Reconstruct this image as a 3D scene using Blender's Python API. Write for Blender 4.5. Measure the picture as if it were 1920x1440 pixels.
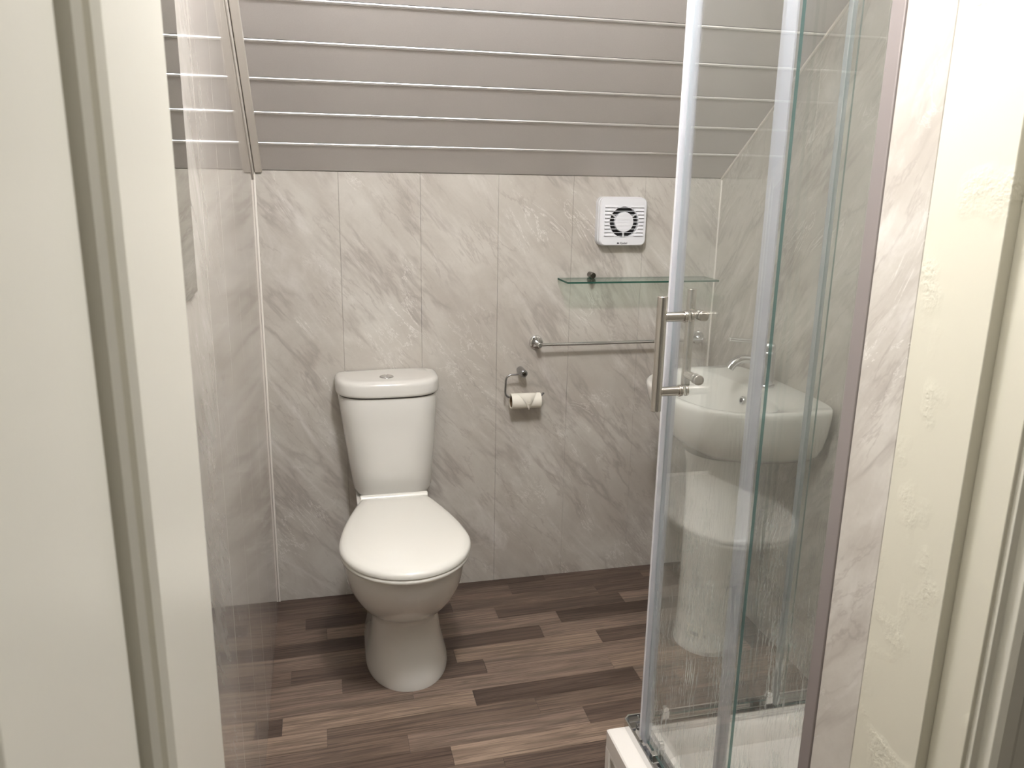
import bpy, bmesh, math, random
from mathutils import Vector, Matrix
random.seed(7)
S = bpy.context.scene
COL = S.collection
for o in list(bpy.data.objects):
    bpy.data.objects.remove(o)

# ------------------------------------------------------------------ camera, world, lights, exposure
D, XL, XR, ZC = 2.524, -0.1709, 1.3169, 1.3831        # back wall, left wall, right wall, foot of the slope
SY, SZ = 0.10231, 0.073717                            # one ceiling plank: step back and step up
H = 1.38
YAW, PITCH, ROLL, FPX = 0.2380, 0.2519, 0.0179, 1513.4
fw = Vector((math.sin(YAW)*math.cos(PITCH), math.cos(YAW)*math.cos(PITCH), -math.sin(PITCH)))
rt = Vector((math.cos(YAW), -math.sin(YAW), 0)); up = rt.cross(fw)
r2 = math.cos(ROLL)*rt + math.sin(ROLL)*up; u2 = -math.sin(ROLL)*rt + math.cos(ROLL)*up
cam = bpy.data.objects.new('camera', bpy.data.cameras.new('camera')); COL.objects.link(cam)
M = Matrix.Identity(4)
for i in range(3):
    M[i][0], M[i][1], M[i][2] = r2[i], u2[i], -fw[i]
M.translation = (0, 0, H); cam.matrix_world = M
cam.data.sensor_width = 36; cam.data.lens = 36*FPX/1920; cam.data.clip_start = 0.02
cam.data.dof.use_dof = True; cam.data.dof.focus_distance = 2.1; cam.data.dof.aperture_fstop = 16.0
S.camera = cam
S.view_settings.view_transform = 'Standard'; S.view_settings.look = 'None'
S.view_settings.gamma = 1; S.view_settings.use_curve_mapping = False
S.view_settings.exposure = 0.32
try:
    S.cycles.transparent_max_bounces = 40; S.cycles.max_bounces = 14
    S.cycles.glossy_bounces = 8; S.cycles.transmission_bounces = 12; S.cycles.diffuse_bounces = 6
except Exception:
    pass
W = bpy.data.worlds.new('world'); S.world = W; W.use_nodes = True
W.node_tree.nodes['Background'].inputs[0].default_value = (0.9, 0.92, 1, 1)
W.node_tree.nodes['Background'].inputs[1].default_value = 0.3

def area(name, loc, size, watts, color, rot=(0, 0, 0)):
    l = bpy.data.lights.new(name, 'AREA'); l.shape = 'DISK'; l.size = size; l.energy = watts; l.color = color
    o = bpy.data.objects.new(name, l); COL.objects.link(o); o.location = loc; o.rotation_euler = rot
    return o
lamp = bpy.data.lights.new('room_lamp', 'POINT'); lamp.energy = 43; lamp.shadow_soft_size = 0.075; lamp.color = (0.985, 0.985, 1.0)
lampo = bpy.data.objects.new('room_lamp', lamp); COL.objects.link(lampo); lampo.location = (0.30, 1.02, 2.17)
area('hall_fill', (0.35, 0.43, 2.36), 0.30, 8.0, (1, 0.98, 0.95))  # added fill light for the door and frame, no known lamp there

# ------------------------------------------------------------------ materials
def srgb(r, g, b):
    f = lambda c: (c/255/12.92) if c/255 <= 0.04045 else ((c/255+0.055)/1.055)**2.4
    return (f(r), f(g), f(b), 1)

class NT:
    def __init__(s, name):
        s.m = bpy.data.materials.new(name); s.m.use_nodes = True; s.t = s.m.node_tree
        s.n = s.t.nodes; s.b = s.n['Principled BSDF']; s.out = s.n['Material Output']
    def add(s, typ, ins=None, **kw):
        n = s.n.new(typ)
        for k, v in kw.items(): setattr(n, k, v)
        for k, v in (ins or {}).items():
            if hasattr(v, 'is_output'): s.t.links.new(v, n.inputs[k])
            else: n.inputs[k].default_value = v
        return n
    def set(s, **kw):
        for k, v in kw.items():
            i = s.b.inputs[k.replace('_', ' ')]
            if hasattr(v, 'is_output'): s.t.links.new(v, i)
            else: i.default_value = v
    def math(s, op, a, b=0.0, clamp=False):
        n = s.add('ShaderNodeMath', {0: a, 1: b}, operation=op); n.use_clamp = clamp; return n.outputs[0]
    def mix(s, f, a, b):
        n = s.n.new('ShaderNodeMix'); n.data_type = 'RGBA'
        for k, v in ((0, f), (6, a), (7, b)):
            if hasattr(v, 'is_output'): s.t.links.new(v, n.inputs[k])
            else: n.inputs[k].default_value = v
        return n.outputs[2]
    def rng(s, v, a, b, c=0.0, d=1.0, smooth=False):
        n = s.add('ShaderNodeMapRange', {0: v, 1: a, 2: b, 3: c, 4: d})
        if smooth: n.interpolation_type = 'SMOOTHSTEP'
        return n.outputs[0]
    def noise(s, vec, scale, detail=3, rough=0.5, dist=0.0):
        return s.add('ShaderNodeTexNoise', {'Vector': vec, 'Scale': scale, 'Detail': detail, 'Roughness': rough, 'Distortion': dist}).outputs[0]
    def bump(s, h, strength, dist):
        return s.add('ShaderNodeBump', {'Height': h, 'Strength': strength, 'Distance': dist}).outputs[0]
    def pos(s): return s.add('ShaderNodeNewGeometry').outputs['Position']

def plain(name, col, rough, metal=0.0, spec=0.5, coat=0.0, bump=None):
    t = NT(name); t.set(Base_Color=col, Roughness=rough, Metallic=metal, Specular_IOR_Level=spec)
    if coat: t.set(Coat_Weight=coat, Coat_Roughness=0.04)
    if bump:
        t.set(Normal=t.bump(t.noise(t.pos(), bump[0], 3), bump[1], bump[2]))
    return t.m

def marble(name, rough, tone=1.0, wave=0.25, spec=0.5):
    t = NT(name); p = t.pos()
    xyz = t.add('ShaderNodeSeparateXYZ', {0: p}).outputs
    u = t.math('ADD', xyz[0], xyz[1]); z = xyz[2]
    # along / across the vein direction (falling to the right)
    al = t.math('SUBTRACT', t.math('MULTIPLY', u, 0.60), t.math('MULTIPLY', z, 0.80))
    ac = t.math('ADD', t.math('MULTIPLY', u, 0.80), t.math('MULTIPLY', z, 0.60))
    v = t.add('ShaderNodeCombineXYZ', {0: t.math('MULTIPLY', al, 0.26), 1: ac, 2: 0.0}).outputs[0]
    fl = t.add('ShaderNodeCombineXYZ', {0: u, 1: z, 2: 0.0}).outputs[0]
    cloud = t.noise(fl, 3.2, 5, 0.62, 0.6); streak = t.noise(v, 9, 6, 0.62, 0.8)
    vn = t.noise(v, 5.4, 5, 0.62, 0.25)
    ridge = t.rng(t.math('ABSOLUTE', t.math('SUBTRACT', vn, 0.5)), 0.0, 0.040, 1, 0)
    ridge = t.math('MULTIPLY', ridge, t.rng(t.noise(fl, 4.1, 2), 0.40, 0.56))
    vn2 = t.noise(v, 13, 5, 0.65, 0.35)
    ridge2 = t.rng(t.math('ABSOLUTE', t.math('SUBTRACT', vn2, 0.52)), 0.0, 0.026, 1, 0)
    ridge2 = t.math('MULTIPLY', ridge2, t.rng(t.noise(fl, 6.3, 2), 0.44, 0.58))
    wn = t.noise(v, 8.5, 7, 0.7, 1.3)
    white = t.rng(t.math('ABSOLUTE', t.math('SUBTRACT', wn, 0.48)), 0.0, 0.010, 1, 0)
    white = t.math('MULTIPLY', white, t.rng(t.noise(fl, 5.2, 3), 0.50, 0.60))
    patch = t.rng(t.noise(v, 6.0, 6, 0.7, 1.0), 0.54, 0.68)
    k = tone
    c = t.mix(t.rng(cloud, 0.32, 0.68), srgb(186*k, 180*k, 171*k), srgb(208*k, 204*k, 196*k))
    c = t.mix(t.rng(streak, 0.46, 0.66, 0, 0.62), c, srgb(177*k, 170*k, 161*k))
    c = t.mix(t.math('MULTIPLY', ridge, 0.48), c, srgb(144*k, 134*k, 127*k))
    c = t.mix(t.math('MULTIPLY', ridge2, 0.40), c, srgb(150*k, 140*k, 133*k))
    c = t.mix(t.math('MULTIPLY', patch, 0.55), c, srgb(226*k, 222*k, 217*k))
    c = t.mix(t.math('MULTIPLY', white, 0.65), c, srgb(240*k, 237*k, 232*k))
    grain = t.noise(fl, 150, 2)
    c = t.mix(t.rng(grain, 0.3, 0.7, 0, 0.07), c, srgb(160, 150, 142))
    t.set(Base_Color=c, Roughness=rough, Specular_IOR_Level=spec)
    wv = t.add('ShaderNodeCombineXYZ', {0: t.math('MULTIPLY', u, 90), 1: t.math('MULTIPLY', z, 2.0), 2: 0}).outputs[0]
    t.set(Normal=t.bump(t.noise(wv, 1, 2), wave, 0.0004))
    return t.m

MARBLE = marble('marble_panel', 0.30, wave=0.12)
MARBLE_GLOSS = marble('marble_panel_glossy', 0.10, wave=0.03, spec=0.5)
MARBLE_GLOSS.node_tree.nodes['Principled BSDF'].inputs['Coat Weight'].default_value = 0.42
MARBLE_GLOSS.node_tree.nodes['Principled BSDF'].inputs['Coat Roughness'].default_value = 0.035
MARBLE_GLOSS.node_tree.nodes['Principled BSDF'].inputs['Coat IOR'].default_value = 1.45
BEAD = plain('white_bead', srgb(236, 230, 222), 0.35)
CREAM = plain('cream_gloss_paint', srgb(212, 209, 197), 0.32, bump=(160, 0.10, 0.0008))
PORC = plain('porcelain', srgb(224, 222, 216), 0.12, spec=0.5, coat=0.4)
SEATM = plain('seat_plastic', srgb(232, 230, 222), 0.15)
CHROME = plain('chrome', (0.72, 0.72, 0.72, 1), 0.07, metal=1)
DCHROME = plain('dark_chrome', (0.13, 0.115, 0.10, 1), 0.18, metal=1)
NICKEL = plain('brushed_nickel', (0.66, 0.63, 0.59, 1), 0.10, metal=1)
ALU = plain('grey_aluminium', srgb(150, 142, 140), 0.35, metal=0.3)
WPLAS = plain('white_plastic', srgb(232, 233, 237), 0.35)
BLACK = plain('black', (0.01, 0.01, 0.01, 1), 0.5)
GAP = plain('dark_gap', (0.05, 0.042, 0.038, 1), 0.8)
JOINT = plain('panel_joint', srgb(176, 168, 160), 0.6)
STEEL = plain('polished_steel', (0.42, 0.42, 0.43, 1), 0.12, metal=1)
INK = plain('dark_ink', (0.06, 0.06, 0.07, 1), 0.5)
GREYINK = plain('grey_ink', srgb(150, 148, 140), 0.5)
PAPER = plain('tissue_paper', srgb(238, 234, 222), 0.9, spec=0.1, bump=(900, 0.3, 0.0004))
CARD = plain('cardboard', srgb(120, 98, 74), 0.9)
TRAYM = plain('white_acrylic', srgb(238, 234, 228), 0.18)
PLINTH = plain('beige_plinth', srgb(196, 189, 180), 0.5)
TRIMG = plain('grey_trim', srgb(226, 220, 212), 0.4)
MIRROR = plain('mirror_glass', (0.52, 0.53, 0.48, 1), 0.012, metal=1)
HALLW = plain('hall_paint', srgb(196, 192, 184), 0.9)
CARPET = plain('hall_carpet', srgb(120, 112, 104), 1.0, bump=(500, 0.5, 0.003))
STRIP = plain('bright_strip', (0.97, 0.96, 0.95, 1), 0.38, metal=1.0)

def lining_mat():
    t = NT('knotted_cream_paint'); p = t.pos()
    spot = t.rng(t.noise(p, 11, 2), 0.56, 0.66)
    h = t.math('ADD', t.math('MULTIPLY', t.math('MULTIPLY', t.noise(p, 190, 3), spot), 1.0), t.math('MULTIPLY', t.noise(p, 55, 3), 0.12))
    t.set(Base_Color=srgb(211, 207, 191), Roughness=0.33, Normal=t.bump(h, 0.55, 0.0022)); return t.m
LINING = lining_mat()
def ceil_mat():
    t = NT('grey_pvc_plank'); p = t.pos()
    n = t.noise(p, 420, 2); n2 = t.noise(p, 2.5, 3)
    c = t.mix(n2, srgb(203, 198, 195), srgb(209, 204, 201)); c = t.mix(t.rng(n, 0.35, 0.65, 0, 0.12), c, srgb(176, 170, 167))
    t.set(Base_Color=c, Roughness=0.30, Specular_IOR_Level=0.45, Normal=t.bump(n2, 0.12, 0.01)); return t.m
CEILM = ceil_mat()

def floor_mat():
    t = NT('wood_effect_vinyl')
    oi = t.add('ShaderNodeObjectInfo'); tone = oi.outputs['Color']; rnd = oi.outputs['Random']
    p = t.pos(); xyz = t.add('ShaderNodeSeparateXYZ', {0: p}).outputs
    r10 = t.math('MULTIPLY', rnd, 37.0)
    x = t.math('ADD', xyz[0], r10); y = t.math('SUBTRACT', xyz[1], t.math('MULTIPLY', xyz[0], 0.03))
    v = t.add('ShaderNodeCombineXYZ', {0: t.math('MULTIPLY', x, 1.0), 1: t.math('MULTIPLY', y, 13.0), 2: r10}).outputs[0]
    warp = t.noise(v, 1.7, 2)
    ring = t.math('FRACT', t.math('MULTIPLY', t.noise(v, 1.1, 2, 0.5, 0.6), 9.0))
    ringd = t.rng(t.math('ABSOLUTE', t.math('SUBTRACT', ring, 0.5)), 0.0, 0.5, 0.0, 1.0)
    vf = t.add('ShaderNodeCombineXYZ', {0: t.math('MULTIPLY', x, 4.0), 1: t.math('MULTIPLY', y, 250), 2: r10}).outputs[0]
    fine = t.noise(vf, 1.0, 5, 0.68, 0.3)
    vb = t.add('ShaderNodeCombineXYZ', {0: t.math('MULTIPLY', x, 3.0), 1: t.math('MULTIPLY', y, 34), 2: r10}).outputs[0]
    band = t.noise(vb, 1.0, 4, 0.6, 0.8)
    knot = t.rng(t.noise(v, 2.7, 2), 0.70, 0.80)
    hsv = lambda c, val: t.add('ShaderNodeHueSaturation', {'Value': val, 'Color': c}).outputs[0]
    dark = hsv(tone, 0.50); light = hsv(tone, 1.28)
    c = t.mix(t.rng(band, 0.36, 0.66), light, tone)
    c = t.mix(t.rng(band, 0.46, 0.70, 0, 0.62), c, dark)
    c = t.mix(t.math('MULTIPLY', t.rng(ringd, 0.66, 1.0), 0.50), c, dark)
    c = t.mix(t.rng(fine, 0.47, 0.62, 0, 0.95), c, dark)
    c = t.mix(t.rng(fine, 0.46, 0.30, 0, 0.22), c, light)
    c = t.mix(t.math('MULTIPLY', knot, 0.5), c, dark)
    t.set(Base_Color=c, Roughness=0.38, Specular_IOR_Level=0.35, Normal=t.bump(fine, 0.10, 0.0006)); return t.m
FLOORM = floor_mat()

def fresnel_glass(name, tint, haze, haze_col, streaks=False, reflect=1.0):
    t = NT(name); n = t.n; n.remove(t.b)
    geo = t.add('ShaderNodeNewGeometry'); p = geo.outputs['Position']
    ior = t.rng(geo.outputs['Backfacing'], 0, 1, 1.5, 1/1.5)
    fr = t.add('ShaderNodeFresnel', {'IOR': ior}).outputs[0]
    tr = t.add('ShaderNodeBsdfTransparent', {'Color': tint}).outputs[0]
    gl = t.add('ShaderNodeBsdfGlossy', {'Color': (1, 1, 1, 1), 'Roughness': 0.008}).outputs[0]
    body = t.add('ShaderNodeMixShader', {0: t.math('MULTIPLY', fr, reflect, True), 1: tr, 2: gl}).outputs[0]
    df = t.add('ShaderNodeBsdfDiffuse', {'Color': haze_col}).outputs[0]
    tl = t.add('ShaderNodeBsdfTranslucent', {'Color': haze_col}).outputs[0]
    scum = t.add('ShaderNodeMixShader', {0: 0.5, 1: df, 2: tl}).outputs[0]
    fac = haze
    if streaks:
        xyz = t.add('ShaderNodeSeparateXYZ', {0: p}).outputs
        w = t.noise(p, 14, 3)
        u = t.math('ADD', t.math('ADD', xyz[0], xyz[1]), t.math('MULTIPLY', w, 0.02))
        sv = t.add('ShaderNodeCombineXYZ', {0: t.math('MULTIPLY', u, 230), 1: t.math('MULTIPLY', xyz[2], 16), 2: 0}).outputs[0]
        st = t.rng(t.noise(sv, 1.0, 4, 0.75, 0.8), 0.53, 0.62)
        bv = t.add('ShaderNodeCombineXYZ', {0: t.math('MULTIPLY', u, 11), 1: t.math('MULTIPLY', xyz[2], 2.6), 2: 3}).outputs[0]
        area_ = t.rng(t.noise(bv, 1.0, 3, 0.6), 0.42, 0.60)
        low = t.rng(xyz[2], 0.95, 0.20, 0, 1)
        fac = t.math('ADD', haze, t.math('MULTIPLY', t.math('MULTIPLY', t.math('MULTIPLY', st, area_), low), 0.90))
        fac = t.math('ADD', fac, t.math('MULTIPLY', t.rng(xyz[2], 0.75, 0.17, 0, 0.06), area_))
    o = t.add('ShaderNodeMixShader', {0: fac, 1: body, 2: scum}).outputs[0]
    t.t.links.new(o, t.out.inputs[0]); return t.m
GLASS = fresnel_glass('shower_glass', (0.972, 0.982, 0.977, 1), 0.018, (0.78, 0.82, 0.80, 1), True)
SHELFG = fresnel_glass('shelf_glass', (0.88, 0.95, 0.91, 1), 0.01, (0.6, 0.7, 0.65, 1))
EDGEG = fresnel_glass('glass_edge', (0.36, 0.50, 0.47, 1), 0.45, (0.20, 0.33, 0.32, 1))
SHELFE = fresnel_glass('shelf_edge', (0.10, 0.25, 0.2, 1), 0.6, (0.05, 0.17, 0.13, 1))
SEALM = fresnel_glass('clear_seal', (0.88, 0.89, 0.91, 1), 0.38, (0.80, 0.80, 0.86, 1))
SEALW = fresnel_glass('white_seal', (0.86, 0.88, 0.90, 1), 0.92, (0.97, 0.97, 0.99, 1))
SEALD = fresnel_glass('grey_seal', (0.80, 0.83, 0.84, 1), 0.35, (0.64, 0.66, 0.68, 1))

# ------------------------------------------------------------------ mesh helpers
class MB:
    def __init__(s): s.v = []; s.f = []; s.mi = []
    def raw(s, vs, fs, mi=0):
        b = len(s.v); s.v += [tuple(p) for p in vs]; s.f += [tuple(b+i for i in f) for f in fs]; s.mi += [mi]*len(fs); return s
    def box(s, x0, x1, y0, y1, z0, z1, mi=0):
        vs = [(x, y, z) for z in (z0, z1) for y in (y0, y1) for x in (x0, x1)]
        return s.raw(vs, [(0, 2, 3, 1), (4, 5, 7, 6), (0, 1, 5, 4), (2, 6, 7, 3), (0, 4, 6, 2), (1, 3, 7, 5)], mi)
    def prism(s, poly, z0, z1, mi=0):
        n = len(poly); vs = [(x, y, z0) for x, y in poly]+[(x, y, z1) for x, y in poly]
        return s.raw(vs, [tuple(range(n))[::-1], tuple(range(n, 2*n))]+[(i, (i+1) % n, (i+1) % n+n, i+n) for i in range(n)], mi)
    def prism_axis(s, poly, a0, a1, axis, mi=0):
        """poly in the two other axes (cyclic order), extruded along axis"""
        n = len(poly)
        def P(p, a): return {0: (a, p[0], p[1]), 1: (p[0], a, p[1]), 2: (p[0], p[1], a)}[axis]
        vs = [P(p, a0) for p in poly]+[P(p, a1) for p in poly]
        return s.raw(vs, [tuple(range(n))[::-1], tuple(range(n, 2*n))]+[(i, (i+1) % n, (i+1) % n+n, i+n) for i in range(n)], mi)
    def loft(s, rings, cap0=True, cap1=True, mi=0):
        n = len(rings[0]); vs = [p for r in rings for p in r]; fs = []
        for k in range(len(rings)-1):
            for i in range(n):
                j = (i+1) % n; fs.append((k*n+i, k*n+j, (k+1)*n+j, (k+1)*n+i))
        if cap0: fs.append(tuple(range(n))[::-1])
        if cap1: fs.append(tuple(range((len(rings)-1)*n, len(rings)*n)))
        return s.raw(vs, fs, mi)
    def tube(s, path, r, n=14, mi=0, caps=True):
        path = [Vector(p) for p in path]; rs = r if isinstance(r, (list, tuple)) else [r]*len(path)
        t0 = (path[1]-path[0]).normalized()
        ref = Vector((0, 0, 1)) if abs(t0.z) < 0.9 else Vector((1, 0, 0))
        a = t0.cross(ref).normalized(); rings = []
        for i, p in enumerate(path):
            if i == 0: t = path[1]-path[0]
            elif i == len(path)-1: t = path[-1]-path[-2]
            else: t = (path[i+1]-path[i]).normalized()+(path[i]-path[i-1]).normalized()
            t.normalize(); a = (a-t*a.dot(t)).normalized(); b = t.cross(a)
            rings.append([p+(a*math.cos(2*math.pi*k/n)+b*math.sin(2*math.pi*k/n))*rs[i] for k in range(n)])
        return s.loft(rings, caps, caps, mi)
    def build(s, name, mats, parent=None, bevel=0, seg=2, smooth=True, angle=35, loc=None, subd=0):
        me = bpy.data.meshes.new(name)
        o0 = Vector(loc) if loc else Vector((0, 0, 0))
        me.from_pydata([tuple(Vector(p)-o0) for p in s.v], [], s.f)
        mats = mats if isinstance(mats, list) else [mats]
        for m in mats: me.materials.append(m)
        me.polygons.foreach_set('material_index', s.mi)
        bm = bmesh.new(); bm.from_mesh(me); bmesh.ops.recalc_face_normals(bm, faces=bm.faces); bm.to_mesh(me); bm.free()
        if smooth:
            me.polygons.foreach_set('use_smooth', [True]*len(me.polygons)); me.set_sharp_from_angle(angle=math.radians(angle))
        o = bpy.data.objects.new(name, me); COL.objects.link(o)
        if parent: o.parent = parent
        if loc: o.matrix_basis = Matrix.Translation(o0)
        if bevel:
            b = o.modifiers.new('bevel', 'BEVEL'); b.width = bevel; b.segments = seg; b.limit_method = 'ANGLE'; b.angle_limit = math.radians(40)
            b.harden_normals = False
        if subd:
            m = o.modifiers.new('subsurf', 'SUBSURF'); m.levels = m.render_levels = subd
        return o

def thing(name, label, cat, group=None):
    o = bpy.data.objects.new(name, None); COL.objects.link(o); o.empty_display_size = 0.05
    o['label'] = label; o['category'] = cat
    if group: o['group'] = group
    return o
def tag(o, label, cat, group=None):
    o['label'] = label; o['category'] = cat
    if group: o['group'] = group
    return o
def struct(o, label=None, cat=None):
    o['kind'] = 'structure'
    if label: o['label'] = label
    if cat: o['category'] = cat
    return o
def arc(c, r, a0, a1, n, f):
    return [f(c[0]+r*math.cos(a0+(a1-a0)*i/n), c[1]+r*math.sin(a0+(a1-a0)*i/n)) for i in range(n+1)]

# ------------------------------------------------------------------ floor
YF = 0.62                                             # hallway side of the front wall
ZTOP = 2.30
YTOP = D-(ZTOP-ZC)/SZ*SY
floor = struct(MB().box(XL-0.02, XR+0.02, YF, D+0.02, -0.04, -0.0022).build('floor', GAP), 'brown wood-effect vinyl floor of narrow strips in mixed tones', 'floor')
L_, LM, M_, MD, D_ = [srgb(*c) for c in ((147, 127, 111), (132, 114, 101), (116, 99, 87), (102, 86, 76), (90, 75, 66))]
JO = {-1: [.18, .74], 0: [.11, .599, 1.09], 1: [-.083, .384, .892], 2: [-.019, .52, .96], 3: [.20, .713, 1.17], 4: [.15, .637, 1.12],
      5: [-.12, .349, .804, 1.27], 6: [.019, .426, 1.002], 7: [.206, .792, 1.24], 8: [-.137, .368, .846], 9: [-.025, .528, .956],
      10: [.173, .645, 1.13], 11: [-.10, .273, .76, 1.2], 12: [.392, .88]}
TO = {-1: [D_, D_, MD], 0: [MD, M_, MD, M_], 1: [M_, D_, M_, MD], 2: [M_, LM, MD, LM], 3: [D_, LM, D_, M_], 4: [LM, D_, LM, M_],
      5: [M_, MD, L_, MD, LM], 6: [LM, MD, LM, M_], 7: [LM, LM, L_, MD, M_], 8: [D_, L_, D_, LM], 9: [L_, M_, M_, LM],
      10: [M_, LM, MD, M_], 11: [M_, MD, L_, M_, LM], 12: [M_, MD, M_]}
def clip(poly, ax, val, keep_greater):
    out = []
    for i in range(len(poly)):
        a, b = poly[i], poly[(i+1) % len(poly)]
        ia = (a[ax] >= val) == keep_greater; ib = (b[ax] >= val) == keep_greater
        if ia: out.append(a)
        if ia != ib:
            t = (val-a[ax])/(b[ax]-a[ax]); out.append((a[0]+(b[0]-a[0])*t, a[1]+(b[1]-a[1])*t))
    return out
PI_ = 0.0695; SL = 0.03; G = 0.00035
for k in range(-2, 27):
    top = 2.4645-PI_*k; bot = top-PI_
    js = JO.get(k) or [-.30+((k*0.173) % 0.49)+0.49*i for i in range(4)]
    tones = TO.get(k) or [random.choice([L_, LM, M_, MD, D_, LM, M_]) for _ in range(8)]
    xs = [-0.9]+js+[2.2]
    for i in range(len(xs)-1):
        x0, x1 = xs[i]+G, xs[i+1]-G
        poly = [(x0, bot+G+SL*x0), (x1, bot+G+SL*x1), (x1, top-G+SL*x1), (x0, top-G+SL*x0)]
        for ax, v, g in ((0, XL, True), (0, XR, False), (1, YF, True), (1, D, False)):
            poly = clip(poly, ax, v, g) if len(poly) > 2 else []
        if len(poly) < 3: continue
        pl = MB().prism(poly, -0.0022, 0.0).build('plank', FLOORM, floor, smooth=False)
        pl.color = tones[i % len(tones)]

# ------------------------------------------------------------------ walls
def panels(parent, mat, axis, at, out, a0, a1, pitch, start, zf, thick=0.006, gap=0.0005):
    """upright PVC panels on a wall; axis 0: wall runs along x at y=at; axis 1: wall runs along y at x=at. out = direction into the room"""
    edges = [a0]+[e for e in [start+pitch*i for i in range(-12, 14)] if a0+0.02 < e < a1-0.02]+[a1]
    for e0, e1 in zip(edges, edges[1:]):
        g0 = e0+gap/2; g1 = e1-gap/2
        zb = 0.0
        pts = [(g0, zb), (g1, zb), (g1, zf(g1))]
        for br in BREAKS:
            if g0 < br < g1: pts.append((br, zf(br)))
        pts.append((g0, zf(g0)))
        f0, f1 = (at-out*thick, at)
        m = MB()
        m.prism_axis([(p[0], p[1]) for p in pts], min(f0, f1), max(f0, f1), 1 if axis == 0 else 0)
        m.build('panel', mat, parent, bevel=0.0006, seg=1, smooth=False)
BREAKS = []
zs = lambda y: min(ZTOP, ZC+(D-y)*SZ/SY)
wb = struct(MB().box(XL-0.10, XR+0.10, D+0.006, D+0.10, -0.05, 2.4).build('wall_back', JOINT), 'back wall clad in upright grey-beige marble-effect panels', 'wall')
panels(wb, MARBLE, 0, D, -1, XL, XR, 0.2445, 0.0695, lambda x: ZC+0.002)
BREAKS = [YTOP]
wl = struct(MB().box(XL-0.10, XL-0.006, 0.84, D+0.006, -0.05, 2.4).build('wall_left', JOINT), 'left wall in glossy marble-effect panels, seen at a shallow angle', 'wall')
panels(wl, MARBLE_GLOSS, 1, XL, 1, 0.84, D, 0.25, 1.366, zs)
wr = struct(MB().box(XR+0.006, XR+0.10, 0.76, D+0.006, -0.05, 2.4).build('wall_right', JOINT), 'right wall in marble-effect panels rising to the sloping ceiling', 'wall')
panels(wr, MARBLE, 1, XR, -1, 0.866, D, 0.25, 2.274, zs)
# front wall, both sides of the doorway and above it
XJ = 0.665
wf = struct(MB().box(XJ+0.05, XR+0.10, YF+0.030, 0.860, -0.05, 2.4).box(XJ+0.0062, XJ+0.05, 0.7865, 0.860, -0.05, 2.4).box(-0.60, -0.14, YF+0.024, 0.84, -0.05, 2.4)
            .box(-0.14, XJ+0.006, YF+0.024, 0.84, 2.02, 2.4).build('wall_front', HALLW), 'front wall around the doorway', 'wall')
MB().box(XJ, XJ+0.006, 0.786, 0.866, 0, 2.02).build('panel', MARBLE, wf, bevel=0.001, seg=1, smooth=False)['label'] = 'narrow pink-grey marble strip between shower and door frame'
MB().box(XJ+0.0062, XR, 0.860, 0.866, 0, ZTOP).build('panel', MARBLE, wf, smooth=False)

# ceiling: flat part above, sloping part in planks
SLP = math.hypot(SY, SZ)
ce = struct(MB().box(XL-0.1, XR+0.1, 0.62, YTOP+0.02, ZTOP, ZTOP+0.06).build('ceiling', CEILM), 'sloping ceiling of grey horizontal planks split by thin bright strips', 'ceiling')
dv = Vector((0, -SY, SZ)).normalized(); nv = Vector((0, -SZ, -SY)).normalized()   # up the slope / down into the room
base = Vector((0, D, ZC))
def slab(a0, a1, n0, n1, x0, x1, mb=None):
    mb = mb or MB(); vs = []
    for a in (a0, a1):
        for n in (n0, n1):
            for x in (x0, x1):
                q = base+dv*a+nv*n; vs.append((x, q.y, q.z))
    return mb.raw(vs, [(0, 1, 3, 2), (4, 6, 7, 5), (0, 4, 5, 1), (2, 3, 7, 6), (0, 2, 6, 4), (1, 5, 7, 3)])
slab(-0.02, SLP*12.5, -0.03, -0.008, XL-0.05, XR+0.05).build('backing_board', GAP, ce)
for k in range(13):
    a0, a1 = k*SLP, (k+1)*SLP
    if k == 12: a1 = a0+SLP*0.42
    slab(a0+(0.0048 if k else 0.004), a1-0.0062, -0.008, 0, XL+0.001, XR-0.001).build('plank', CEILM, ce, bevel=0.0015, seg=2)
    if k:
        m = MB(); ring0, ring1 = [], []
        for i in range(9):
            th = math.pi*i/8; q = base+dv*(a0-0.0006-0.0042*math.cos(th))+nv*(-0.0012+0.0042*math.sin(th))
            ring0.append((XL+0.001, q.y, q.z)); ring1.append((XR-0.001, q.y, q.z))
        m.loft([ring0, ring1]).build('joint_strip', STRIP, ce, angle=70)

# corner beads and slope trims
struct(MB().box(XL, XL+0.006, D-0.006, D, 0, ZC-0.004).build('trim_1', BEAD, bevel=0.0015))
struct(MB().box(XR-0.005, XR, D-0.005, D, 0, ZC-0.002).build('trim_2', BEAD, bevel=0.0015))
m = MB(); slab(0, SLP*12.3, 0, 0.006, XR-0.008, XR, m); struct(m.build('trim_3', BEAD, bevel=0.0015))
m = MB(); slab(0.004, SLP*12.3, 0.0, 0.010, XL+0.0055, XL+0.026, m); struct(m.build('trim_4', TRIMG, bevel=0.002))
m = MB(); slab(0.004, SLP*12.3, 0.006, 0.036, XL, XL+0.0035, m); struct(m.build('trim_5', TRIMG, bevel=0.001))

# ------------------------------------------------------------------ doorway: lining, architrave, door leaf
dl = MB()
XRB = 0.679; YS = 0.678; YA = 0.632
dl.box(XJ, XJ+0.05, YS, 0.786, 0, 2.02).box(XRB, XRB+0.03, YA-0.002, YS, 0, 2.04)
dlo = struct(dl.build('trim_6', LINING, bevel=0.0015), 'cream painted door lining on the right, knots showing through', 'door frame')
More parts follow.
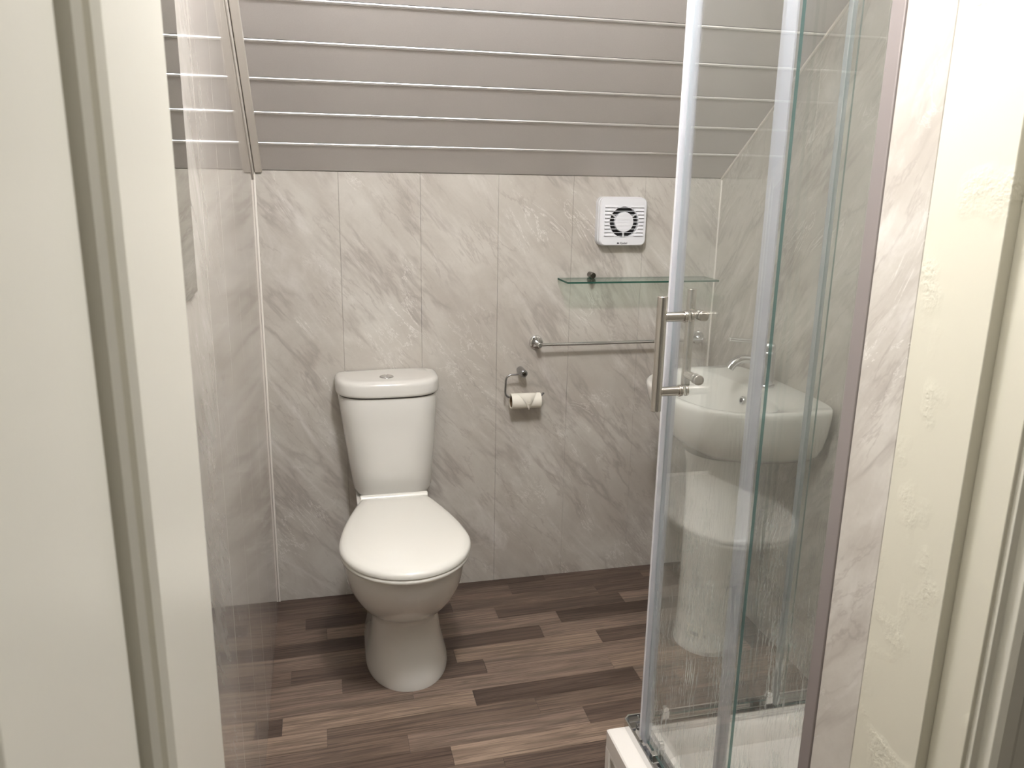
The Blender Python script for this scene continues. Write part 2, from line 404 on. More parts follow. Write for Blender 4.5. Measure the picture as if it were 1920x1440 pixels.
# architrave on the hallway face with a run of small mouldings
prof = [(XRB+0.0005, YA+.012), (XRB+0.0005, YA), (.6835, YA), (.6835, .6235), (.693, .6235), (.693, .609), (.699, .604), (.715, .603), (.722, .606), (.80, .607), (.80, YA+.012)]
struct(MB().prism(prof, 0, 2.10).build('trim_7', CREAM, smooth=False, bevel=0.001), 'cream moulded architrave at the right edge', 'door frame')
struct(MB().box(-0.15, -0.1215, YF+0.024, 0.786, 0, 2.02).build('trim_8', CREAM, bevel=0.0015))
struct(MB().box(-0.15, XRB+0.03, YF+0.024, 0.786, 2.02, 2.05).build('trim_9', CREAM, bevel=0.0015))
# the open door leaf beside the camera: stiles, rails and moulded panels facing the room
XD = -0.0906
door = struct(MB().box(-0.1215, XD-0.022, -0.16, 0.600, 0.012, 1.99).build('door_1', CREAM), 'open cream door with moulded panels, close and blurred at left', 'door')
for (y0, y1) in ((0.428, 0.600), (-0.16, -0.02)):
    MB().box(XD-0.022, XD, y0, y1, 0.012, 1.99).build('stile', CREAM, door, bevel=0.002)
def moulding(y0, y1, z0, z1):
    prof = [(0.0, 0.0), (0.001, -0.012), (0.012, -0.013), (0.013, 0.001), (0.018, 0.004), (0.024, 0.001), (0.025, -0.012), (0.036, -0.012), (0.037, 0.000), (0.042, 0.002), (0.047, -0.001), (0.048, -0.010), (0.053, -0.014)]
    rings = []
    for d, h in prof:
        rings.append([(XD+h, y0+d, z0+d), (XD+h, y1-d, z0+d), (XD+h, y1-d, z1-d), (XD+h, y0+d, z1-d)])
    rings.insert(0, [(XD-0.0225, y, z) for _, y, z in rings[0]])
    return MB().loft(rings, False, False)
for z0, z1 in ((0.012, 0.22), (1.86, 1.99)):
    MB().box(XD-0.022, XD, -0.02, 0.428, z0, z1).build('rail', CREAM, door, bevel=0.002)
MB().box(XD-0.022, XD, -0.02, 0.172, 0.22, 1.86).build('stile', CREAM, door, bevel=0.002)
moulding(0.172, 0.428, 0.22, 1.86).build('panel_moulding', CREAM, door, angle=12)
MB().box(XD-0.0225, XD-0.005, 0.2245, 0.3755, 0.27, 1.80).build('raised_panel', CREAM, door, bevel=0.004)

# hallway around the camera
hf = struct(MB().box(-0.9, 1.6, -1.5, YF, -0.04, 0.0).build('floor_hall', CARPET))
struct(MB().box(-0.9, 1.6, -1.5, YF+0.024, 2.40, 2.46).build('ceiling_hall', HALLW))
struct(MB().box(-0.9, 1.6, -1.56, -1.5, 0, 2.40).build('wall_hall_back', HALLW))
struct(MB().box(1.6, 1.66, -1.5, YF+0.024, 0, 2.40).build('wall_hall_right', HALLW))
struct(MB().box(-0.96, -0.9, -1.5, YF+0.024, 0, 2.40).build('wall_hall_left', HALLW))

# ------------------------------------------------------------------ toilet
CX = 0.195
def outline(cx, hw, yf, yc, yb, z, nf=2.0, nb=2.6, N=56):
    out = []
    for i in range(N):
        a = 2*math.pi*i/N; c, s_ = math.cos(a), math.sin(a); n = nf if s_ < 0 else nb
        x = hw*math.copysign(abs(c)**(2/n), c); y = abs(s_)**(2/n)
        out.append((cx+x, yc+(yb-yc)*y if s_ > 0 else yc-(yc-yf)*y, z))
    return out
toilet = thing('toilet', 'white close-coupled toilet with closed lid against the back wall', 'toilet')
pan_s = [(0.0, .118, 1.948, 2.13, 2.42), (0.012, .119, 1.947, 2.13, 2.42), (0.03, .116, 1.950, 2.13, 2.42), (0.06, .109, 1.956, 2.12, 2.41), (0.10, .101, 1.966, 2.11, 2.40),
         (0.14, .096, 1.974, 2.10, 2.39), (0.175, .0935, 1.980, 2.09, 2.385), (0.196, .094, 1.977, 2.085, 2.385), (0.210, .103, 1.952, 2.08, 2.385),
         (0.228, .117, 1.925, 2.07, 2.385), (0.250, .130, 1.898, 2.06, 2.385), (0.28, .143, 1.868, 2.05, 2.385), (0.315, .154, 1.841, 2.04, 2.385), (0.35, .161, 1.822, 2.035, 2.385),
         (0.385, .1645, 1.811, 2.03, 2.385), (0.402, .164, 1.810, 2.03, 2.385), (0.406, .158, 1.818, 2.03, 2.38)]
MB().loft([outline(CX+.013*max(0, 1-z/.38), hw, yf, yc, yb, z, 2.1, 2.8 if z < .2 else 1.75) for z, hw, yf, yc, yb in pan_s]).build('pan', PORC, toilet, angle=60)
# shelf of the pan that carries the cistern
MB().loft([outline(CX, w, 2.24, 2.36, 2.515, z, 4, 6) for z, w in ((0.30, .085), (0.34, .10), (0.388, .108), (0.398, .106))]).build('cistern_platform', PORC, toilet, angle=50)
def seat_outline(k, z, yb=2.285, hw=0.172, yf=1.790):
    """egg: round front, tapering to a narrow straight back"""
    cy = 1.985; pts = []; N = 30
    for i in range(N+1):                                # front half, left to right
        a = math.pi+math.pi*i/N
        pts.append((CX+0.002+(hw-k)*math.cos(a), cy+(cy-yf-k)*math.sin(a), z))
    B = 16
    for i in range(1, B+1):
        u = i/B; pts.append((CX+0.002+(hw-0.072*u**1.55-k), cy+(yb-cy-k)*u, z))
    for i in range(B, 0, -1):
        u = i/B; pts.append((CX+0.002-(hw-0.072*u**1.55-k), cy+(yb-cy-k)*u, z))
    return pts
MB().loft([seat_outline(.006, .4065), seat_outline(.001, .409), seat_outline(0, .414), seat_outline(.001, .419), seat_outline(.005, .421)]).build('seat', SEATM, toilet, angle=60)
MB().loft([seat_outline(.005, .4215), seat_outline(-.001, .4235), seat_outline(-.002, .430), seat_outline(0.001, .4365), seat_outline(.008, .4415), seat_outline(.022, .4445),
           *[[(CX+.002+(x-CX-.002)*k_, 2.02+(y-2.02)*k_, z_) for x, y, _ in seat_outline(.022, 0)] for k_, z_ in ((.82, .4466), (.6, .4482), (.35, .4490), (.1, .4493))]]).build('seat_lid', SEATM, toilet, angle=60)
hg = MB().tube([(CX-.100, 2.295, .434), (CX+.103, 2.295, .434)], 0.0125, 16).build('hinge', SEATM, toilet, bevel=0.003)
def cis(z, hw, yf, e=0.0): return outline(CX+.001+.010*max(0, 1-(z-.40)/.33), hw-e, yf+e, 2.475, 2.518-e*.3, z, 3.1, 7, 64)
MB().loft([cis(.399, .098, 2.375), cis(.404, .111, 2.366), cis(.412, .1195, 2.358), cis(.425, .1245, 2.354), cis(.50, .1325, 2.352), cis(.58, .1405, 2.3505), cis(.66, .1480, 2.350),
           cis(.722, .1525, 2.350), cis(.7265, .1515, 2.3515)]).build('cistern', PORC, toilet, angle=60)
MB().loft([cis(.7262, .1505, 2.3515), cis(.7320, .1505, 2.3515)]).build('shadow_gap', GAP, toilet)  # dark-coloured band stands in for the shade under the cistern lid
MB().loft([cis(.7318, .1555, 2.3455), cis(.7335, .1580, 2.3428), cis(.740, .1590, 2.3415), cis(.764, .1590, 2.3415), cis(.771, .1575, 2.343), cis(.776, .1530, 2.3475), cis(.7785, .146, 2.355),
           cis(.7795, .130, 2.368)]).build('cistern_lid', PORC, toilet, angle=60)
fb = MB()
for sgn in (-1, 1):
    for r, h in ((0.0185, .0),):
        pts = [(CX-.004+sgn*0.0012, 2.415-.0175)]
        pts = [(CX-.004+sgn*(0.0012+r*math.sin(a)), 2.415-r*math.cos(a)) for a in [math.pi*i/16 for i in range(17)]]
        fb.prism(pts, .7785, .7835)
MB().tube([(CX-.004, 2.415, .7775), (CX-.004, 2.415, .7812)], .0215, 28).build('flush_ring', CHROME, toilet, bevel=.0008)
fb.build('flush_button', CHROME, toilet, bevel=.0015)

# ------------------------------------------------------------------ toilet roll and holder
ho = thing('toilet_roll_holder', 'chrome wire toilet roll holder on the back wall', 'toilet roll holder')
MB().tube([(0.639, D, 0.759), (0.639, D-0.012, 0.759), (0.640, D-0.050, 0.757)], .0125, 24).tube([(.640, D-.0505, .757), (.640, D-.053, .757)], [.0116, .0100], 24)  .build('post', STEEL, ho, bevel=.001)
MB().tube([(.640, D-.0532, .757), (.640, D-.0555, .757)], .0065, 20).build('end_cap', DCHROME, ho, bevel=.0008)
yw = D-.047; w = []
w += [(.634, yw, .757), (.600, yw, .755)]
w += [(.600-.020*math.sin(a), yw, .735+.020*math.cos(a)) for a in [math.pi/2*i/7 for i in range(1, 8)]]
w += [(.579, yw, .700)]
w += [(.597-.018*math.cos(a), yw, .697-.018*math.sin(a)) for a in [math.pi/2*i/7 for i in range(1, 8)]]
w += [(.640, yw, .679), (.690, yw, .679)]
w += [(.690+.022*math.sin(a), yw, .701-.022*math.cos(a)) for a in [math.radians(60)*i/7 for i in range(1, 8)]]
MB().tube(w, .0034, 12).build('wire_arm', STEEL, ho)
rl = thing('toilet_roll', 'nearly empty white toilet roll, end folded to a point', 'toilet roll')
rc = Vector((0.6475, D-.047, .6655)); R0, R1 = .0255, .0185
def ringx(x, r, n=40): return [(x, rc.y+r*math.cos(2*math.pi*i/n), rc.z+r*math.sin(2*math.pi*i/n)) for i in range(n)]
xa, xb = .5975, .6975
MB().loft([ringx(xa+.002, R1+.0005), ringx(xa, R0-.002), ringx(xa+.001, R0), ringx(xb-.001, R0), ringx(xb, R0-.002), ringx(xb-.002, R1+.0005)], False, False).build('paper', PAPER, rl, angle=50)
MB().loft([ringx(xa+.001, R1+.0006), ringx(xa+.001, R1-.001), ringx(xb-.001, R1-.001), ringx(xb-.001, R1+.0006)], False, False).build('core', CARD, rl, angle=50)
# folded triangle lying on the front of the roll
tri = MB(); rows = 12; rr = R0+.0016; prev = None; vs = []; fs = []
for i in range(rows+1):
    t = i/rows; hw = .0330*(1-t)+.0004; xm = .650+.003*t
    ph = math.radians(80-95*min(t, .76)/.76); drop = max(0, t-.76)/.24*.0175
    yy = rc.y-rr*math.cos(ph)-drop*.04; zz = rc.z+rr*math.sin(ph)-drop
    vs += [(xm-hw, yy, zz), (xm+hw, yy, zz)]
for i in range(rows): fs.append((2*i, 2*i+1, 2*i+3, 2*i+2))
tri.raw(vs, fs); to = tri.build('folded_point', PAPER, rl, angle=60)
sm = to.modifiers.new('thick', 'SOLIDIFY'); sm.thickness = .0012; sm.offset = 0
sv = []; nn = 28
cx_, an = .653, math.radians(12)
for rr2, hh in ((.0085, .0), (.0085, .0008), (.0075, .0010), (.0072, .0003)):
    sv.append([(cx_+rr2*math.cos(2*math.pi*i/nn), rc.y-(R0+.0019+hh)*math.cos(math.asin(max(-1, min(1, ((.004+rr2*math.sin(2*math.pi*i/nn))/R0))))), rc.z+.004+rr2*math.sin(2*math.pi*i/nn)) for i in range(nn)])
MB().loft(sv, False, True).build('embossed_seal', PAPER, rl, angle=40)

# ------------------------------------------------------------------ towel rail
tr = thing('towel_rail', 'chrome towel rail on the back wall, right end behind the glass', 'towel rail')
for x in (0.691, 1.268):
    MB().tube([(x, D, .851), (x, D-.004, .851), (x, D-.008, .851), (x, D-.011, .851)], [.0235, .0235, .0215, .016], 36).build('flange', CHROME, tr, angle=30)
    MB().tube([(x, D-.008, .851), (x, D-.055, .851)], .0085, 22).build('post', CHROME, tr, bevel=.002)
MB().tube([(.691, D-.047, .851), (1.268, D-.047, .851)], .0055, 18).build('bar', CHROME, tr)

# ------------------------------------------------------------------ glass shelf
sh = thing('glass_shelf', 'clear green-edged glass shelf under the extractor fan', 'shelf')
gz = 1.058
g = MB(); g.box(.756, 1.272, 2.404, 2.514, gz, gz+.0055)
gs = g.build('pane', [SHELFG, SHELFE], sh, smooth=False)
for p in gs.data.polygons:
    if abs(p.normal.z) < .5: p.material_index = 1
for x in (.868, 1.160):
    b = MB().tube([(x, D, gz+.0145), (x, D-.036, gz+.0145)], [.0098, .0098], 26).tube([(x, D, gz-.007), (x, D-.030, gz-.007)], .0065, 22)
    b.build('bracket', DCHROME, sh, bevel=.002)

# ------------------------------------------------------------------ extractor fan
fan = thing('extractor_fan', 'square white extractor fan with louvred grille, high on the back wall', 'extractor fan')
def rrect(x0, x1, z0, z1, r, y, taper=0.0, n=6):
    pts = []
    for cx, cz, a0 in ((x1-r, z1-r, 0), (x0+r, z1-r, 90), (x0+r, z0+r, 180), (x1-r, z0+r, 270)):
        for i in range(n+1):
            a = math.radians(a0+90*i/n); pts.append((cx+r*math.cos(a), y, cz+r*math.sin(a)))
    xc = (x0+x1)/2
    return [(xc+(p[0]-xc)*(1-taper*max(0, (z1-p[2])/(z1-z0))), p[1], p[2]) for p in pts]
F0, F1, G0, G1 = .880, 1.040, 1.168, 1.322
MB().loft([rrect(F0, F1, G0, G1, .020, D), rrect(F0, F1, G0, G1, .020, D-.026), rrect(F0+.004, F1-.004, G0+.004, G1-.004, .018, D-.028)]).build('housing', WPLAS, fan, angle=40)
fx, fz, RO, RI = .9615, 1.244, .0485, .0315
# front cover with a round opening: outer rounded ring lofted to circle
def circ(r, y, n=28, ph=0.0):
    out = []
    for k in range(4):
        for i in range(7):
            a = math.radians(90*k+90*i/7.0+6.4); out.append((fx+r*math.cos(a), y, fz+r*math.sin(a)))
    return out
cov = MB().loft([rrect(F0+.001, F1-.001, G0+.001, G1-.001, .019, D-.029), rrect(F0+.001, F1-.001, G0+.001, G1-.001, .019, D-.040), rrect(F0+.005, F1-.005, G0+.004, G1-.004, .016, D-.045),
                 circ(RO+.001, D-.0452), circ(RO, D-.0445), circ(RO, D-.030)], False, False)
cov.build('front_cover', WPLAS, fan, angle=28)
MB().loft([circ(RO+.001, D-.032), circ(RO+.001, D-.0325)]).build('duct_opening', BLACK, fan)
MB().loft([circ(RI, D-.033), circ(RI, D-.0448), circ(RI-.002, D-.0465)]).build('hub_cap', WPLAS, fan, angle=30)
for a in (150, 30, 272):
    c, s_ = math.cos(math.radians(a)), math.sin(math.radians(a)); t_ = (-s_*.0022, c*.0022)
    p = [(fx+c*r+q*t_[0], fz+s_*r+q*t_[1]) for r, q in ((RI-.001, 1), (RO+.0005, 1), (RO+.0005, -1), (RI-.001, -1))]
    MB().prism_axis(p, D-.040, D-.034, 1).build('spoke', WPLAS, fan)
for i in range(9):
    z = 1.2895-.0112*i
    half = .066
    pr_ = [(D-.0452, z+.0070), (D-.0475, z+.0012), (D-.0475, z-.0004), (D-.0452, z-.0012), (D-.044, z-.0012), (D-.044, z+.001)]
    # louvre: thin over the opening, a sloped rib over the plate either side
    hwid = max(math.sqrt(max(0, RO**2-(q_-fz)**2)) for q_ in (z-.0013, z+.002, z+.005, z+.008))
    m = MB().prism_axis([(y, zz) for y, zz in ((D-.0475, z+.0006), (D-.0475, z-.0010), (D-.0440, z-.0010), (D-.0440, z+.0006))], fx-half, fx+half, 0)
    if hwid > 0: segs = ((fx-half, fx-hwid-.0015), (fx+hwid+.0015, fx+half))
    else: segs = ((fx-half, fx+half),)
    for s0, s1 in segs:
        m.prism_axis([(D-.0448, z+.0080), (D-.0475, z+.0008), (D-.0475, z-.0013), (D-.0448, z-.0013)], s0, s1, 0)
    hi = math.sqrt(max(0, RI**2-(z-fz)**2)) if abs(z-fz) < RI else 0
    if False: m.prism_axis([(D-.0440, z+.0095), (D-.0470, z+.0006), (D-.0470, z-.0006), (D-.0440, z-.0010)], fx-hi+.001, fx+hi-.001, 0)
    m.build('louvre', WPLAS, fan, smooth=False)
def lettering(text, size, loc, rot, mat, parent, name='lettering', ext=.0002):
    cu = bpy.data.curves.new(name, 'FONT'); cu.body = text; cu.size = size; cu.extrude = ext; cu.align_x = 'CENTER'; cu.offset = size*.012
    o = bpy.data.objects.new(name, cu); COL.objects.link(o); o.location = loc; o.rotation_euler = rot
    dg = bpy.context.evaluated_depsgraph_get(); me = bpy.data.meshes.new_from_object(o.evaluated_get(dg)); me.materials.clear(); me.materials.append(mat)
    q = bpy.data.objects.new(name, me); q.location = loc; q.rotation_euler = rot; COL.objects.link(q); bpy.data.objects.remove(o)
    q.parent = parent; return q
lettering('Xpelair', .0088, (.9635, D-.0455, 1.1745), (math.radians(90), 0, 0), INK, fan, 'brand_lettering')
lg = MB()
for k in range(3):
    lg.tube([(.9445-.0022+.0022*k, D-.0452, 1.1772), (.9445-.0022+.0022*k, D-.0457, 1.1772)], .0022-.0006*(k == 2), 14)
lg.build('brand_emblem', INK, fan)

# ------------------------------------------------------------------ mirror on the left wall
mi = thing('wall_mirror', 'frameless mirror on the left wall reflecting the grey planks', 'mirror')
MB().box(XL+.0005, XL+.0045, .90, 1.2105, 1.215, 1.95).build('mirror_pane', MIRROR, mi, smooth=False)
MB().box(XL, XL+.003, .903, 1.2075, 1.218, 1.947).build('backing', GAP, mi)

# ------------------------------------------------------------------ wash basin, pedestal, tap
BY = 2.028
basin = thing('wash_basin', 'white rounded wash basin on the right wall behind the shower glass', 'basin')
def bo(hw, depth, z, n=3.0, x0=XR-.001, N=72, cyo=0.0, xb=None):
    """D-shaped ring: flat at the wall, rounded towards the room (-x)"""
    pts = []
    for i in range(N):
        a = 2*math.pi*i/N; c, s_ = math.cos(a), math.sin(a)
        yy = hw*math.copysign(abs(s_)**(2/n), s_)
        xc = x0-depth*.30
        if c < 0: xx = xc-depth*.70*abs(c)**(2/2.2)
        else: xx = xc+depth*.30*abs(c)**(2/9.0)
        pts.append((xx, BY+cyo+yy, z))
    return pts
def inner(hw, xf, xb, z, n=2.5, N=72):
    pts = []; xc = xf+(xb-xf)*.60
    for i in range(N):
        a = 2*math.pi*i/N; c, s_ = math.cos(a), math.sin(a)
        yy = hw*math.copysign(abs(s_)**(2/n), s_)
        xx = xc-(xc-xf)*abs(c)**(2/2.2) if c < 0 else xc+(xb-xc)*abs(c)**(2/3.5)
        pts.append((xx, BY+yy, z))
    return pts
rings = [bo(.110, .20, .622), bo(.150, .255, .626), bo(.190, .300, .638), bo(.222, .338, .662), bo(.244, .363, .692), bo(.258, .381, .725), bo(.267, .392, .760),
         bo(.2715, .397, .785), bo(.272, .398, .796), bo(.2695, .3955, .802), bo(.265, .391, .8045),
         inner(.250, .940, 1.195, .8035), inner(.244, .946, 1.191, .800), inner(.232, .958, 1.186, .782), inner(.214, .974, 1.180, .755), inner(.188, .998, 1.170, .725), inner(.15, 1.03, 1.155, .700),
         inner(.10, 1.06, 1.135, .688), inner(.04, 1.085, 1.11, .684), inner(.02, 1.09, 1.105, .682)]
MB().loft(rings).build('bowl', PORC, basin, angle=50)
oc = Vector((1.177, BY, .765)); od = Vector((-1, 0, .22)).normalized()
MB().tube([oc-od*.004, oc+od*.002, oc+od*.004], [.0125, .0125, .0105], 26).build('overflow_ring', CHROME, basin, angle=30)
MB().tube([oc+od*.0038, oc+od*.0046], .0068, 20).build('overflow_hole', BLACK, basin)
MB().tube([(1.097, BY, .680), (1.097, BY, .6865)], [.022, .020], 26).build('waste', CHROME, basin)
ped = thing('basin_pedestal', 'white half-round pedestal under the wash basin', 'pedestal')
def po(hw, xf, z, xb=1.150):
    pts = []; xc = xf+hw*.95
    for i in range(41):
        a = -math.pi/2+math.pi*i/40
        pts.append((xc-(xc-xf)*math.cos(a)**1.0, BY+.0+hw*math.sin(a), z))
    pts += [(xb, BY+hw*.92, z), (xb, BY-hw*.92, z)]
    return pts
MB().loft([po(.103, 1.026, 0), po(.103, 1.026, .01), po(.099, 1.030, .03), po(.096, 1.033, .12), po(.095, 1.034, .35), po(.097, 1.031, .50), po(.101, 1.026, .58), po(.108, 1.015, .621)]).build('column', PORC, ped, angle=50)
# sticker low on the pedestal, following its curve
def stick(a0, a1, z0, z1, off, name, mat):
    hw, xf = .099, 1.0305; xc = xf+hw*.95; m = MB(); vs = []; n = 6
    for i in range(n+1):
        a = a0+(a1-a0)*i/n
        for z in (z0, z1): vs.append((xc-(xc-xf+off)*math.cos(a), BY+(hw+off)*math.sin(a), z))
    m.raw(vs, [(2*i, 2*i+1, 2*i+3, 2*i+2) for i in range(n)]); return m.build(name, mat, ped)
stick(-.95, -.42, .052, .092, .0016, 'sticker', PAPER)
stick(-.82, -.56, .058, .070, .0022, 'sticker_print', GREYINK)
stick(-.98, -1.05, .058, .068, .0022, 'sticker_print', GREYINK)
tap = thing('basin_tap', 'chrome basin tap with curved spout and flat lever', 'tap')
tx = 1.245
MB().tube([(tx, BY, .8045), (tx, BY, .810), (tx, BY, .8115), (tx, BY, .905), (tx, BY, .909)], [.0265, .0265, .0215, .0215, .019], 32).build('body', CHROME, tap, angle=30)
sp = [(tx-.012, BY, .872), (tx-.04, BY, .884)]+[(tx-.075-.048*math.sin(a), BY, .840+.048*math.cos(a)) for a in [math.radians(65)*i/8 for i in range(0, 9)]]
MB().tube(sp, [.0125]*4+[.0125]*(len(sp)-4), 20).build('spout', CHROME, tap, angle=50)
MB().tube([(tx, BY, .909), (tx, BY, .926), (tx, BY, .932)], [.020, .020, .016], 28).build('cap', CHROME, tap, angle=30)
MB().tube([(tx-.010, BY, .936), (tx-.125, BY, .946)], .0062, 18).build('lever', CHROME, tap, bevel=.001)

# ------------------------------------------------------------------ shower tray
TX, TY, TZ, TY0 = .604, 1.506, .150, .867
tray = thing('shower_tray', 'white raised shower tray with panelled side in the right corner', 'shower tray')
XB = XR-.001
def rr_(x0, x1, y0, y1, r, z, n=6):
    pts = []
    for cx, cy, a0 in ((x1-r, y1-r, 0), (x0+r, y1-r, 90), (x0+r, y0+r, 180), (x1-r, y0+r, 270)):
        for i in range(n+1):
            a = math.radians(a0+90*i/n); pts.append((cx+r*math.cos(a), cy+r*math.sin(a), z))
    return pts
tr_r = [rr_(TX, XB, TY0, TY, .004, .106), rr_(TX, XB, TY0, TY, .004, TZ-.003), rr_(TX+.003, XB-.001, TY0+.001, TY-.003, .004, TZ),
        rr_(TX+.022, XB-.002, TY0+.002, TY-.004, .006, TZ), rr_(TX+.026, XB-.004, TY0+.004, TY-.006, .008, TZ+.002), rr_(TX+.072, XB-.03, TY0+.03, TY-.052, .03, TZ+.002),
        rr_(TX+.086, XB-.04, TY0+.04, TY-.066, .045, TZ-.008), rr_(TX+.100, XB-.055, TY0+.055, TY-.080, .05, TZ-.034), rr_(TX+.24, XB-.2, TY0+.2, TY-.2, .06, TZ-.042)]
MB().loft(tr_r).build('tray_body', TRAYM, tray, angle=30)
pn = MB().box(TX+.006, TX+.014, TY0+.001, TY-.012, 0, .106)
pn.build('plinth_panel', PLINTH, tray)
fr_ = MB()
for b in ((TX, TX+.010, TY-.026, TY, 0, .106), (TX, TX+.010, TY0, TY0+.03, 0, .106), (TX, TX+.010, TY0+.03, TY-.026, .094, .106), (TX, TX+.010, TY0+.03, TY-.026, 0, .012)):
    fr_.box(*b)
fr_.box(TX+.010, XB, TY-.012, TY, 0, .106)
fr_.build('plinth_frame', TRAYM, tray, bevel=.002)

# ------------------------------------------------------------------ shower enclosure
en = thing('shower_enclosure', 'corner shower enclosure with chrome rails and two sliding glass doors', 'shower enclosure')
GA, GB = .665, 1.490           # planes of the two sliding doors
GT = .0055; Z0, Z1 = .178, 2.03
def railL(z0, z1, name):
    # a mitred channel following the corner
    xo, yo, xi, yi = GA-.020, GB+.022, GA+.028, GB-.026
    h = z1-z0
    m = MB()
    # outer wall, inner wall, base for each leg
    ch = .012
    op = [(xo, TY0), (xo, yo-ch), (xo+ch, yo), (XB, yo), (XB, yo-.004), (xo+ch+.002, yo-.004), (xo+.004, yo-ch-.002), (xo+.004, TY0)]
    m.prism(op, z0, z1)
    ip = [(xi, TY0), (xi, yi), (XB, yi), (XB, yi+.004), (xi-.004, yi+.004), (xi-.004, TY0)]
    m.prism(ip, z0, z1-.004)
    bp = [(xo+.004, TY0), (xo+.004, yo-ch-.002), (xo+ch+.002, yo-.004), (XB, yo-.004), (XB, yi+.004), (xi-.004, yi+.004), (xi-.004, TY0)]
    zb = (z0, z0+.004) if name == 'bottom_rail' else (z1-.004, z1)
    m.prism(bp, *zb)
    mp = [(GA+.006, TY0), (GA+.006, GB-.006), (XB, GB-.006), (XB, GB-.003), (GA+.003, GB-.003), (GA+.003, TY0)]
    m.prism(mp, z0, z1-.008)
    return m.build(name, CHROME, en, bevel=.0012)
railL(TZ+.002, TZ+.026, 'bottom_rail')
railL(1.99, 2.03, 'top_rail')
for dx in (.0, .013): MB().box(GA-.018+dx, GA-.008+dx, GB-.030, GB-.027, TZ+.020, TZ+.0275).build('joint_clip', CHROME, en, bevel=.0006)
for dy in (.0, .013): MB().box(GA+.034, GA+.037, GB+.010-dy, GB+.020-dy, TZ+.020, TZ+.0275).build('joint_clip', CHROME, en, bevel=.0006)
def pane(name, x0, x1, y0, y1, z0, z1, edge_axis, parent=en):
    o = MB().box(x0, x1, y0, y1, z0, z1).build(name, [GLASS, EDGEG], parent, smooth=False)
    for p in o.data.polygons:
        if abs(p.normal[edge_axis]) < .5: p.material_index = 1
    return o
# side facing the toilet (plane x = GA)
dA = pane('sliding_door', GA-GT/2, GA+GT/2, 1.078, 1.425, Z0, 1.995, 0)
fA = pane('fixed_panel', GA+.0105, GA+.0105+GT, .884, 1.137, Z0-.010, 2.0, 0)
# side facing the back wall (plane y = GB)
dB = pane('sliding_door', .700, 1.046, GB-GT/2, GB+GT/2, Z0, 1.995, 1)
fB = pane('fixed_panel', 1.018, XR-.018, GB-.0105-GT, GB-.0105, Z0-.010, 2.0, 1)
# magnetic seals on the leading edges
def seal(name, x0, x1, y0, y1, mat, parent, z0=Z0-.004, z1=1.99, bev=.0015): return MB().box(x0, x1, y0, y1, z0, z1).build(name, mat, parent, bevel=bev)
seal('magnetic_seal', GA-.0075, GA+.0075, 1.412, 1.436, SEALM, dA, Z0-.006)
seal('magnetic_strip', GA-.007, GA+.007, 1.4315, 1.4455, SEALW, dA, Z0-.006)
seal('magnetic_seal', .688, .709, GB-.006, GB+.006, SEALM, dB)
seal('overlap_seal', GA+.0045, GA+.019, 1.126, 1.141, SEALM, fA)
seal('overlap_seal', GA+.0035, GA+.0065, 1.100, 1.128, SEALM, fA, bev=0)
seal('overlap_seal', 1.011, 1.022, GB-.019, GB-.0045, SEALD, fB)
# wall profiles
MB().box(GA-.0015, GA+.0275, .8665, .8925, TZ+.003, 2.03).build('wall_profile', ALU, en, bevel=.002)
MB().box(XR-.030, XR-.0005, GB-.024, GB+.014, TZ+.003, 2.03).build('wall_profile', ALU, en, bevel=.002)
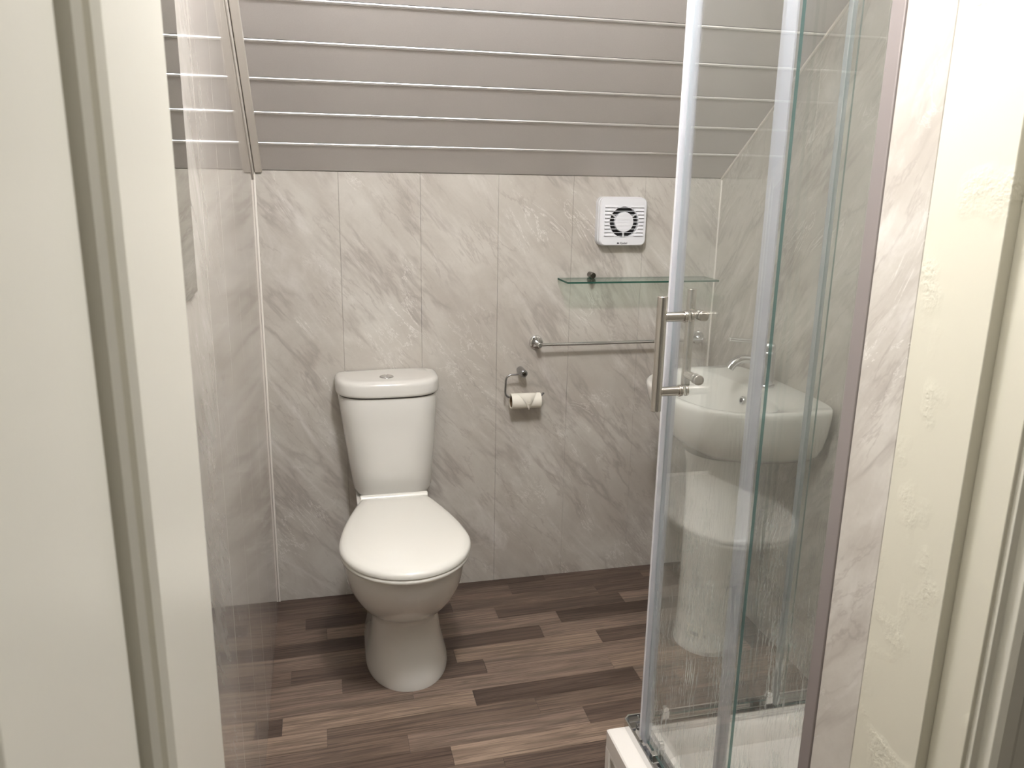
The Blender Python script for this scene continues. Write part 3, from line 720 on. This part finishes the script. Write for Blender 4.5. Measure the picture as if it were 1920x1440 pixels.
# handles: a bar outside, two stand-offs, a cap inside each pane
def handle_A():
    m = MB(); yh = 1.363; xh = GA-.054
    zt, zb = 1.1725, .954
    m.tube([(xh, yh, zb), (xh, yh, zt)], .0098, 26)
    for z in (1.134, .992):
        m.tube([(xh+.006, yh, z), (GA-.012, yh, z)], .0092, 24); m.tube([(GA-.0125, yh, z), (GA-.0105, yh, z)], .0088, 24)
        m.tube([(GA-.0105, yh, z), (GA-.0065, yh, z)], .0112, 24)
        m.tube([(GA-.0062, yh, z), (GA-.0030, yh, z)], .0104, 24)
        m.tube([(GA+.0030, yh, z), (GA+.008, yh, z)], .0104, 24)
    return m.build('handle', NICKEL, dA, bevel=.0012)
handle_A()
def handle_B():
    m = MB(); xh = .757; yh = GB+.054; zt, zb = 1.160, .952
    m.tube([(xh, yh, zb), (xh, yh, zt)], .0098, 26)
    for z in (1.112, .978):
        m.tube([(xh, yh-.006, z), (xh, GB+.012, z)], .0092, 24)
        m.tube([(xh, GB+.012, z), (xh, GB+.0065, z)], .0112, 24); m.tube([(xh, GB+.0062, z), (xh, GB+.003, z)], .0104, 24)
        m.tube([(xh, GB-.003, z), (xh, GB-.009, z)], .0112, 24)
    return m.build('handle', NICKEL, dB, bevel=.0012)
handle_B()
# rollers that run in the bottom rail
for y in (1.368, 1.13):
    m = MB().box(GA+.004, GA+.016, y-.009, y+.009, Z0-.010, Z0+.020).tube([(GA+.006, y, Z0+.024), (GA+.016, y, Z0+.024)], .0075, 20).tube([(GA+.016, y, Z0+.006), (GA+.020, y, Z0+.006)], .006, 18)
    m.box(GA-.010, GA+.004, y-.006, y+.010, Z0-.014, Z0+.004)
    m.build('roller', CHROME, dA, bevel=.001)
for x in (.735, 1.00):
    m = MB().box(x-.009, x+.009, GB-.016, GB-.004, Z0-.010, Z0+.020).tube([(x, GB-.006, Z0+.024), (x, GB-.016, Z0+.024)], .0075, 20)
    m.build('roller', CHROME, dB, bevel=.001)

# ------------------------------------------------------------------ ceiling downlight fitting above the frame
cl = thing('ceiling_light', 'round white ceiling lamp fitting on the flat ceiling above', 'ceiling light')
MB().loft([[(.30+r*math.cos(2*math.pi*i/36), 1.02+r*math.sin(2*math.pi*i/36), z) for i in range(36)] for r, z in ((.115, ZTOP), (.115, ZTOP-.006), (.100, ZTOP-.010), (.090, ZTOP-.004), (.088, ZTOP))], False, False).build('rim', WPLAS, cl, angle=30)
for o in bpy.data.objects:
    if o.type == 'MESH' and not o.parent and 'kind' not in o and 'label' not in o: print('untagged', o.name)
